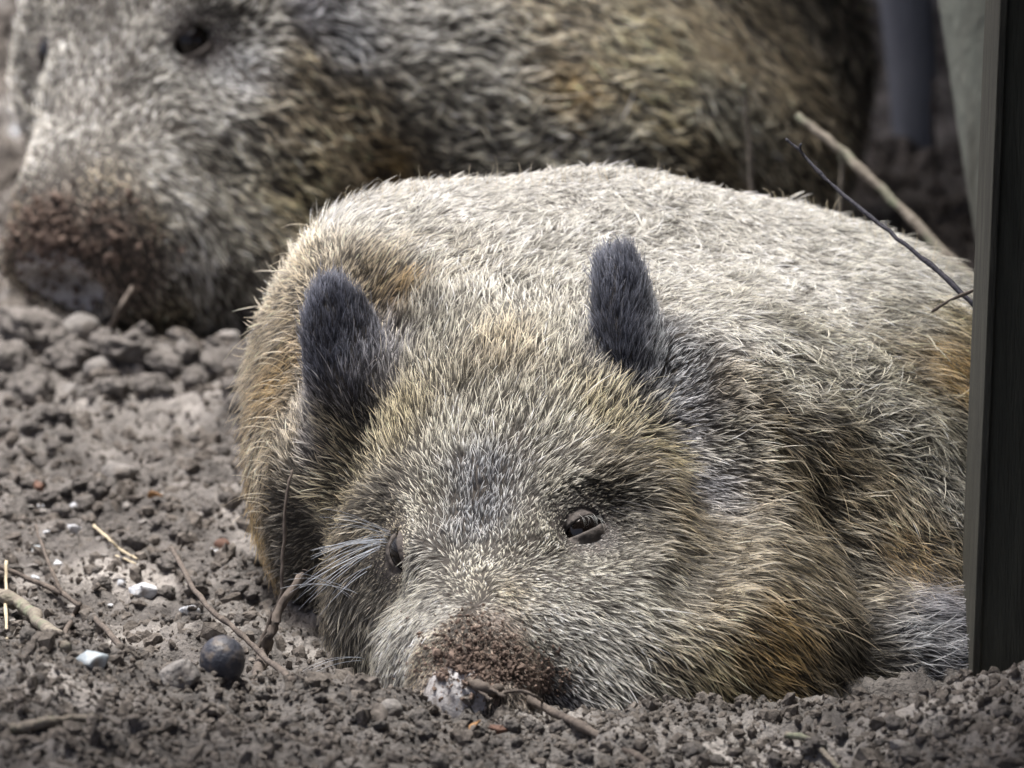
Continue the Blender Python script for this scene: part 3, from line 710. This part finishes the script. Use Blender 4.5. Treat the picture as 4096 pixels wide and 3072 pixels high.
stone('pebble', 188, 608, 24, 13, 'stone_white', 'small creamy white pebble chip beside the slanting twig', 'pebble', 2, .25)
stone('stone', 92, 657, 40, 27, 'stone_blue', 'smooth grey-blue stone half buried in the soil ridge', 'stone', 3, .3, sink=.42)
stone('chestnut', 222, 659, 47, 52, 'nut', 'round dark blue-black ball lying against the soil ridge', 'nut', 4, .03, sink=.2)
stone('stone', 179, 669, 46, 38, 'stone_grey', 'mud-coated rounded stone beside the dark round ball', 'stone', 5, .3, sink=.3)
stone('stone', 73, 313, 40, 24, 'stone_white', 'pale rounded pebble topmost of two beside the far snout', 'stone', 6, .10, sink=-.25, zoff=.016)
stone('stone', 79, 331, 42, 34, 'stone_grey', 'grey rounded stone under the pale pebble by the far snout', 'stone', 7, .12, sink=.15)
stone('stone', 158, 321, 40, 28, 'stone_grey', 'light grey boulder-shaped stone on the bank below the far jaw', 'stone', 8, .3, sink=.15)
stone('stone', 165, 350, 30, 26, 'stone_grey', 'angular grey stone with a shaded face below the bank', 'stone', 9, .28)
stone('stone', 118, 470, 46, 32, 'stone_grey', 'large pale crusted lump standing out of the churned soil', 'stone', 10, .3, sink=.3)
stone('stone', 36, 482, 24, 20, 'stone_red', 'dark red-brown stone chip at the edge of the pale soil', 'stone', 11, .25)
stone('stone', 222, 542, 17, 13, 'stone_red', 'small orange-brown pebble next to a white chip near the boar', 'pebble', 12, .12)
stone('pebble', 214, 549, 14, 13, 'stone_white', 'small white chip touching the orange-brown pebble', 'pebble', 13, .2)
stone('pebble', 70, 527, 28, 16, 'stone_white', 'whitish flat stone chip lying in the bright soil patch', 'pebble', 14, .25)
stone('pebble', 32, 548, 24, 14, 'stone_blue', 'bluish-grey chip half sunk in the bright soil patch', 'pebble', 15, .25)
stone('pebble', 17, 128, 18, 24, 'stone_white', 'bright white pebble beside the far boar\'s face', 'pebble', 16, .2)
stone('pebble', 270, 305, 18, 14, 'stone_white', 'white pebble wedged against the front boar\'s neck', 'pebble', 17, .2)
stone('stone', 500, 727, 30, 18, 'stone_red', 'reddish chip of bark in the soil before the snout', 'chip', 18, .35, sink=.45)
stone('stone', 390, 705, 26, 26, 'stone_grey', 'muddy round pebble on the soil ridge before the snout', 'pebble', 19, .15)
stone('stone', 900, 742, 26, 18, 'stone_grey', 'dull grey pebble in the dark soil below the dark post', 'pebble', 20, .2)

for k, (px, py, w, h) in enumerate(((112, 330, 30, 22), (195, 318, 26, 20), (225, 338, 34, 22), (250, 322, 28, 18), (140, 352, 34, 26), (48, 340, 44, 30), (14, 350, 40, 30), (100, 368, 36, 24), (185, 345, 26, 20), (262, 345, 26, 20), (70, 392, 34, 22), (215, 372, 30, 20))):
    stone('stone', px, py, w, h, 'stone_grey', 'dusty grey stone heaped among clods on the bank below the far snout', 'stone', 40 + k, .15 if k % 2 else .2, group='stones on the bank', sink=.22)
for k in range(42):
    px, py = random.uniform(0, 150), random.uniform(505, 628); w = random.uniform(6, 15)
    stone('stone_chip', px, py, w, w * random.uniform(.45, .75), random.choice(['stone_grey', 'stone_grey', 'stone_white']), 'small pale stone chip strewn over the bright soil patch around the forked twig', 'stone chip', 60 + k, .3, group='stone chips in the bright soil patch', sink=.3)
CL = [blob(50 + k, 4, .48, (1, 1, .8), 2.0) for k in range(9)]
CL = [(V * (1 + (fbm(V * 7 + 3 * k, 3, .6) - .5) * .42)[:, None], F) for k, (V, F) in enumerate(CL)]
CLM = []
for V, F in CL:
    me = bpy.data.meshes.new('soil_clod'); me.from_pydata(V.tolist(), [], F.tolist()); me.polygons.foreach_set('use_smooth', [True] * len(me.polygons)); me.materials.append(M['clod']); CLM.append(me)
def clod(px, py, wpx, group, label):
    p = on_ground(px, py); sc = (p[1] - CAM[1]) / math.cos(PITCH) * KPX; r = wpx * sc / 2
    o = bpy.data.objects.new('soil_clod', random.choice(CLM)); col.objects.link(o)
    o.location = p + np.array([0, r * .4, r * .35]); o.rotation_euler = [random.uniform(-.5, .5), random.uniform(-.5, .5), random.uniform(0, 6.3)]
    o.scale = (r * random.uniform(.85, 1.2), r * random.uniform(.8, 1.2), r * random.uniform(.7, 1.05))
    tag(o, label, 'soil clod', group)
for px, py, w in ((30, 345, 60), (105, 350, 34), (130, 362, 52), (60, 372, 44), (200, 335, 26), (225, 322, 30), (245, 335, 34), (185, 362, 32), (215, 352, 26), (110, 398, 40), (150, 392, 36), (195, 385, 30), (240, 375, 26), (30, 400, 50), (255, 350, 24), (85, 338, 24), (10, 372, 44), (75, 360, 38), (165, 372, 40), (220, 368, 34), (140, 340, 30), (235, 395, 30), (55, 352, 40), (180, 345, 30)):
    clod(px, py, w, 'clods heaped on the bank by the far boar', 'rounded grey clod of dry soil on the bank below the far snout')
for k in range(80):
    px = random.uniform(0, 262); py = random.uniform(385, 640)
    clod(px, py, random.uniform(10, 20) * (1.35 if random.random() < .2 else 1), 'clods in the churned open soil', 'crumbly soil clod in the open churned ground beside the front boar')
for k in range(60):
    px = random.uniform(0, 1010); py = random.uniform(float(np.interp(px, (0, 170, 440, 760, 1000), (650, 675, 712, 745, 705))) + 4, 766)
    clod(px, py, random.uniform(10, 22), 'clods on the near soil ridge', 'dark crumbly soil clod on the ridge before the front boar')

# ------------------------------------------------------------------ sticks
def tube(pts, r0, r1, seg=9, wob=.15, seed=0, sub=6, jit=.18):
    pts = np.array(pts, float); gg = np.random.default_rng(seed)
    t = np.linspace(0, len(pts) - 1, (len(pts) - 1) * sub + 1); k = np.clip(t.astype(int), 0, len(pts) - 2); fr = (t - k)[:, None]
    pm, pp = pts[np.clip(k - 1, 0, None)], pts[np.clip(k + 2, None, len(pts) - 1)]
    a, b = pts[k], pts[k + 1]                                    # Catmull-Rom
    C = .5 * (2 * a + (b - pm) * fr + (2 * pm - 5 * a + 4 * b - pp) * fr ** 2 + (3 * a - 3 * b + pp - pm) * fr ** 3)
    n = len(C); C[1:-1] += gg.normal(0, max(r0, r1) * jit, (n - 2, 3))
    T = norm(np.gradient(C, axis=0)); ref = np.array([1, .3, .05]) if abs(T[:, 2]).mean() > .6 else np.array([.3, .2, .93])
    A = norm(np.cross(T, ref)); Bn = np.cross(T, A)
    rr = np.linspace(r0, r1, n) * (1 + gg.normal(0, wob, n))
    th = np.linspace(0, 2 * np.pi, seg, endpoint=False)
    V = (C[:, None] + rr[:, None, None] * (A[:, None] * np.cos(th)[None, :, None] + Bn[:, None] * np.sin(th)[None, :, None])).reshape(-1, 3)
    F = [(i * seg + j, i * seg + (j + 1) % seg, (i + 1) * seg + (j + 1) % seg, (i + 1) * seg + j) for i in range(n - 1) for j in range(seg)]
    F += [tuple(range(seg))[::-1], tuple(range((n - 1) * seg, n * seg))]
    return V, F
_sd = [0]
def stick(name, pts, r0, r1, mat, label, cat='twig', parent=None, wob=.12):
    _sd[0] += 1
    V, F = tube(pts, r0, r1, seed=_sd[0], wob=wob)
    if parent is None:
        base = Vector(pts[0]); o = mesh_obj(name, (V - np.array(base)).tolist(), F, M[mat]); o.location = base
        return tag(o, label, cat)
    o = mesh_obj(name, V.tolist(), F, M[mat]); o.parent = parent; o.matrix_parent_inverse = Matrix.Translation(-Vector(parent.location)); return o
gp = lambda px, py, up=.006: on_ground(px, py) + np.array([0, 0, up])
# left
a = stick('twig', [gp(-30, 580, .02), gp(0, 592, .022), gp(63, 613, .016), gp(100, 640, .014), gp(133, 666, .004)], .0022, .0024, 'twig', 'forked brown twig reaching out of the soil ridge over pale chips')
stick('side_twig', [gp(63, 613, .016), gp(48, 590, .026), gp(36, 566, .036)], .0018, .0012, 'twig', None, parent=a)
stick('branch', [gp(-40, 590, .012), gp(0, 608, .012), gp(35, 628, .010), gp(66, 652, .004)], .0072, .0050, 'branch', 'thick lichen-grey branch sloping into the soil ridge', 'branch')
stick('twig', [gp(80, 618, .012), gp(70, 632, .008), gp(60, 648, .004)], .0022, .0018, 'twig', 'short brown twig stub crossing the thick branch')
stick('twig', [gp(7, 596, .03), gp(6, 615, .01), gp(7, 640, .0)], .0016, .0014, 'straw', 'thin upright pale stem at the thick branch')
a = stick('twig', [gp(172, 571, .02), at(200, 598, -.02), at(236, 630, -.10), at(262, 655, -.15), gp(293, 686, .004)], .0022, .0026, 'twig', 'long knobbly twig slanting from the soil down to the jaw')
stick('branch', [gp(254, 688, .0), at(262, 660, -.10), at(272, 632, -.085), at(286, 600, -.075), at(306, 570, -.06)], .0052, .0032, 'twig', 'crooked grey branch standing up against the shaded cheek', 'branch')
stick('twig', [gp(258, 650, .0), at(270, 620, .01), at(281, 595, .01), at(283, 550, .015), at(286, 500, .02), at(292, 470, .03)], .0020, .0012, 'twig', 'thin dark twig standing upright beside the boar\'s neck')
stick('straw', [gp(94, 530, .004), gp(108, 545, .006), gp(122, 555, .004), gp(137, 562, .003)], .0014, .0010, 'straw', 'curved pale straw lying on the bright soil patch', 'straw')
stick('straw', [gp(116, 560, .004), gp(136, 567, .003)], .0010, .0008, 'straw', 'short pale straw just below the curved one', 'straw')
stick('twig', [gp(105, 338, .0), at(113, 322, 1.0), at(132, 287, 1.0)], .0028, .0024, 'twig', 'stubby twig poking up in front of the far snout')
stick('stick', [gp(10, 735, .004), gp(40, 732, .006), gp(75, 726, .006), gp(103, 722, .002)], .0038, .0030, 'branch', 'peeled grey stick lying on the near soil ridge', 'stick')
a = stick('root', [at(468, 682, -.285), at(490, 690, -.30), gp(520, 704, .007), gp(572, 730, .006), gp(625, 753, .003), gp(680, 785, .0)], .0045, .0030, 'twig', 'frayed brown root running from the nose down the near soil', 'root')
stick('root_strand', [at(500, 694, -.305), at(520, 691, -.30), at(537, 697, -.30), gp(546, 712, .003)], .0016, .0010, 'twig', None, parent=a)
stick('root_strand', [at(470, 680, -.285), at(478, 690, -.30), at(492, 700, -.31)], .0020, .0012, 'twig', None, parent=a)
stick('root_strand', [at(468, 684, -.285), at(486, 687, -.30), at(505, 697, -.31)], .0018, .0012, 'twig', None, parent=a)
stick('twig', [gp(786, 740, .004), gp(805, 746, .006), gp(822, 757, .005), gp(840, 772, .002)], .0028, .0020, 'branch', 'bent pale twig on the dark soil before the foreleg')
# right, over the boar's back
a = stick('twig', [at(786, 139, .26), at(806, 158, .25), at(830, 183, .23), at(880, 224, .19), at(930, 264, .15), at(985, 315, .10), at(1010, 338, .08)], .0011, .0028, 'twig_dark', 'thin blue-black twig leaning over the boar\'s back to the post')
stick('side_twig', [at(804, 157, .25), at(800, 148, .245), at(801, 144, .245)], .0010, .0011, 'twig_dark', None, parent=a)
stick('twig', [at(932, 312, .13), at(950, 300, .12), at(985, 285, .10)], .0013, .0014, 'twig', 'short brown twig crossing the blue-black one near the post')
stick('stick', [at(797, 115, 1.02), at(845, 155, .98), at(900, 208, .92), at(960, 268, .86), at(1000, 305, .83)], .0042, .0055, 'branch', 'straight weathered stick leaning behind the boar\'s back', 'stick')
stick('stem', [at(744, 84, 1.12), at(746, 110, 1.12), at(749, 150, 1.12), at(751, 200, 1.12)], .0022, .0032, 'branch', 'dry upright stem with a knob between the two boars', 'stem')
stick('stem', [at(841, 152, 1.15), at(842, 175, 1.15), at(840, 215, 1.15)], .0026, .0030, 'branch', 'short dry stem behind the leaning weathered stick', 'stem')
stick('stem', [at(934, 80, 1.8), at(933, 120, 1.8), at(936, 175, 1.8), at(935, 200, 1.8)], .0022, .0026, 'twig', 'thin dry stem in the dark hollow before the trunk', 'stem')
# dead leaves
for px, py, sz, lab in ((155, 503, .010, 'small orange dead leaf scrap on the churned soil'), (476, 734, .008, 'dark scrap of dead leaf on the near soil ridge')):
    p = gp(px, py, .006); V = []
    for i in range(7):
        for j in range(5):
            u, v = i / 6 * 2 - 1, j / 4 * 2 - 1; wv = (1 - u * u) ** .6
            V.append((u * sz, v * wv * sz * .55, .25 * sz * (v * v * wv + .3 * math.sin(3 * u + 1))))
    Fq = [(i * 5 + j, i * 5 + j + 1, (i + 1) * 5 + j + 1, (i + 1) * 5 + j) for i in range(6) for j in range(4)]
    o = mesh_obj('dead_leaf', V, Fq, M['leaf']); o.location = p; o.rotation_euler = (.5, .3, random.uniform(0, 6)); tag(o, lab, 'leaf')
    sm = o.modifiers.new('thick', 'SOLIDIFY'); sm.thickness = .0006

# ------------------------------------------------------------------ post, trunk and added shade boards on the right
def prism(name, quad_bottom, quad_top, mat, parent=None, bevel=.004, wear=.0015, rows=40, seed=0):
    """A tapering beam between two four-cornered ends with a slightly uneven surface."""
    b, t = np.array(quad_bottom, float), np.array(quad_top, float); V, F = [], []
    gg = np.random.default_rng(seed); per = 6
    for i in range(rows + 1):
        q = b + (t - b) * i / rows
        for c in range(4):
            for m in range(per):
                p = q[c] + (q[(c + 1) % 4] - q[c]) * m / per; V.append(p)
    n = 4 * per; V = np.array(V)
    cen = np.repeat(V.reshape(-1, n, 3).mean(1), n, 0)
    V = V + norm(V - cen) * ((fbm(V * np.array([30, 30, 5]) + seed, 3) - .5) * 2 * wear)[:, None]
    for i in range(rows):
        for j in range(n): F.append((i * n + j, i * n + (j + 1) % n, (i + 1) * n + (j + 1) % n, (i + 1) * n + j))
    F += [tuple(range(n))[::-1], tuple(range(rows * n, (rows + 1) * n))]
    o = mesh_obj(name, V.tolist(), F, M[mat], parent, smooth=False)
    if bevel:
        md = o.modifiers.new('bevel', 'BEVEL'); md.width = bevel; md.segments = 2; md.limit_method = 'ANGLE'; md.angle_limit = R(50)
    return o
pb, pt = at(973, 700, -.10), at(1002, 0, -.10)
lean = (pt[0] - pb[0]) / (pt[2] - pb[2])
bx, bz, tz = pb[0], -.15, 1.75
x0 = lambda z: pb[0] + lean * (z - pb[2])
post = prism('post', [(x0(bz), -.10, bz), (x0(bz) + .24, -.10, bz), (x0(bz) + .24, .02, bz), (x0(bz), .02, bz)],
             [(x0(tz), -.10, tz), (x0(tz) + .24, -.10, tz), (x0(tz) + .24, .02, tz), (x0(tz), .02, tz)], 'post')
M['edge'] = noisy('lit_post_edge', (.035, .035, .028), (.085, .084, .068), 30, .9, .6, 120, .003, stretch=(4, 4, .4))  # strip added to stand in for the light on the post's left side
prism('lit_edge', [(x0(bz) - .002, -.106, bz), (x0(bz) + .004, -.106, bz), (x0(bz) + .004, .026, bz), (x0(bz) - .002, .026, bz)],
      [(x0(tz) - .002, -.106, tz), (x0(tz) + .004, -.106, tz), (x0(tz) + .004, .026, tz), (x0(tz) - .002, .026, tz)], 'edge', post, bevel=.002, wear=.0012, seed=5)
tag(post, 'broad dark squared wooden post standing against the boar\'s flank', 'post')
def round_trunk(name, pts, radii, mat, label, cat, seed=0):
    V, F = tube(pts, 1, 1, 20, 0, seed, 10, 0)
    n = len(V) // 20; rr = np.interp(np.linspace(0, 1, n), np.linspace(0, 1, len(radii)), radii)
    V = V.reshape(n, 20, 3); c = V.mean(1, keepdims=True); d = norm(V - c)
    cs = np.array([np.interp(np.linspace(0, 1, n), np.linspace(0, 1, len(pts)), np.array(pts)[:, k]) for k in range(3)]).T[:, None]
    nz = fbm((d * 1.2 + cs * np.array([1, 1, 5]) + 40).reshape(-1, 3), 3).reshape(n, 20, 1)
    V = cs + d * rr[:, None, None] * (.97 + .06 * nz)
    o = mesh_obj(name, V.reshape(-1, 3).tolist(), F, M[mat]); return tag(o, label, cat)
round_trunk('tree_trunk', [at(1034, 330, 1.10), at(1018, 230, 1.12), at(1003, 120, 1.15), at(989, 0, 1.18), at(966, -250, 1.25), at(940, -600, 1.3)], [.040, .043, .046, .050, .055, .06], 'trunk', 'leaning pale green-grey tree trunk behind the dark post', 'tree trunk', 3)
round_trunk('fence_post', [at(915, 170, 2.35), at(912, 70, 2.35), at(903, -40, 2.35), at(900, -500, 2.35)], [.024, .030, .034, .034], 'greywood', 'weathered blue-grey fence post in the dark background', 'fence post', 4)

shade_boards = empty('shade_boards', (1.0, 2.0, 0)); tag(shade_boards, 'added dark boards, mostly out of view, that shade the ground and the boars', 'shade_boards')  # boards added for the shade they cast, mostly out of view
def slab(name, corners, th, mat, parent):
    c = np.array(corners, float); n = norm(np.cross(c[1] - c[0], c[3] - c[0])) * th
    V = list(c) + list(c + n); F = [(3, 2, 1, 0), (4, 5, 6, 7), (0, 1, 5, 4), (1, 2, 6, 5), (2, 3, 7, 6), (3, 0, 4, 7)]
    return mesh_obj(name, V, F, M[mat], parent, smooth=False)
for k in range(15):                                             # unseen roof boards, added to shade the right and the back
    y0 = -.37 + k * .25; y1 = y0 + .244
    e0, e1 = np.interp(y0, (-.4, .0, .3, 1.2, 1.7, 2.1, 3.3), (.0, .04, .26, .24, .05, -.30, -.5)), np.interp(y1, (-.4, .0, .3, 1.2, 1.7, 2.1, 3.3), (.0, .04, .26, .24, .05, -.30, -.5))
    slab('shade_board', [(e0, y0, 1.76), (2.6, y0, 1.90), (2.6, y1, 1.90), (e1, y1, 1.76)], .03, 'darkwood', shade_boards)
for k in range(15):  # back planks, added to block the sun and keep the background dark
    x = -.55 + k * .215
    slab('shade_plank', [(x, 3.28 + .006 * (k % 2), -.1), (x + .21, 3.28 + .006 * (k % 2), -.1), (x + .21, 3.28 + .006 * (k % 2), 1.75), (x, 3.28 + .006 * (k % 2), 1.75)], .025, 'darkwood', shade_boards)
for k in range(17):  # far right planks, added to close off light under the roof boards
    y = -.45 + k * .222
    slab('shade_plank', [(2.55, y, -.1), (2.55, y + .217, -.1), (2.55, y + .217, 1.86), (2.55, y, 1.86)], .025, 'darkwood', shade_boards)
for k in range(7):                                              # unseen canopy boards, added to darken the near soil
    y0 = -2.125 + k * .25
    slab('shade_board', [(-1.6, y0, 1.76), (2.6, y0, 1.90), (2.6, y0 + .244, 1.90), (-1.6, y0 + .244, 1.76)], .03, 'darkwood', shade_boards)
for k in range(9):                                              # unseen side boards, added to block light from the right
    y = -2.10 + k * .222
    slab('shade_plank', [(.63, y, -.1), (.63, y + .217, -.1), (.63, y + .217, 1.74), (.63, y, 1.74)], .025, 'darkwood', shade_boards)
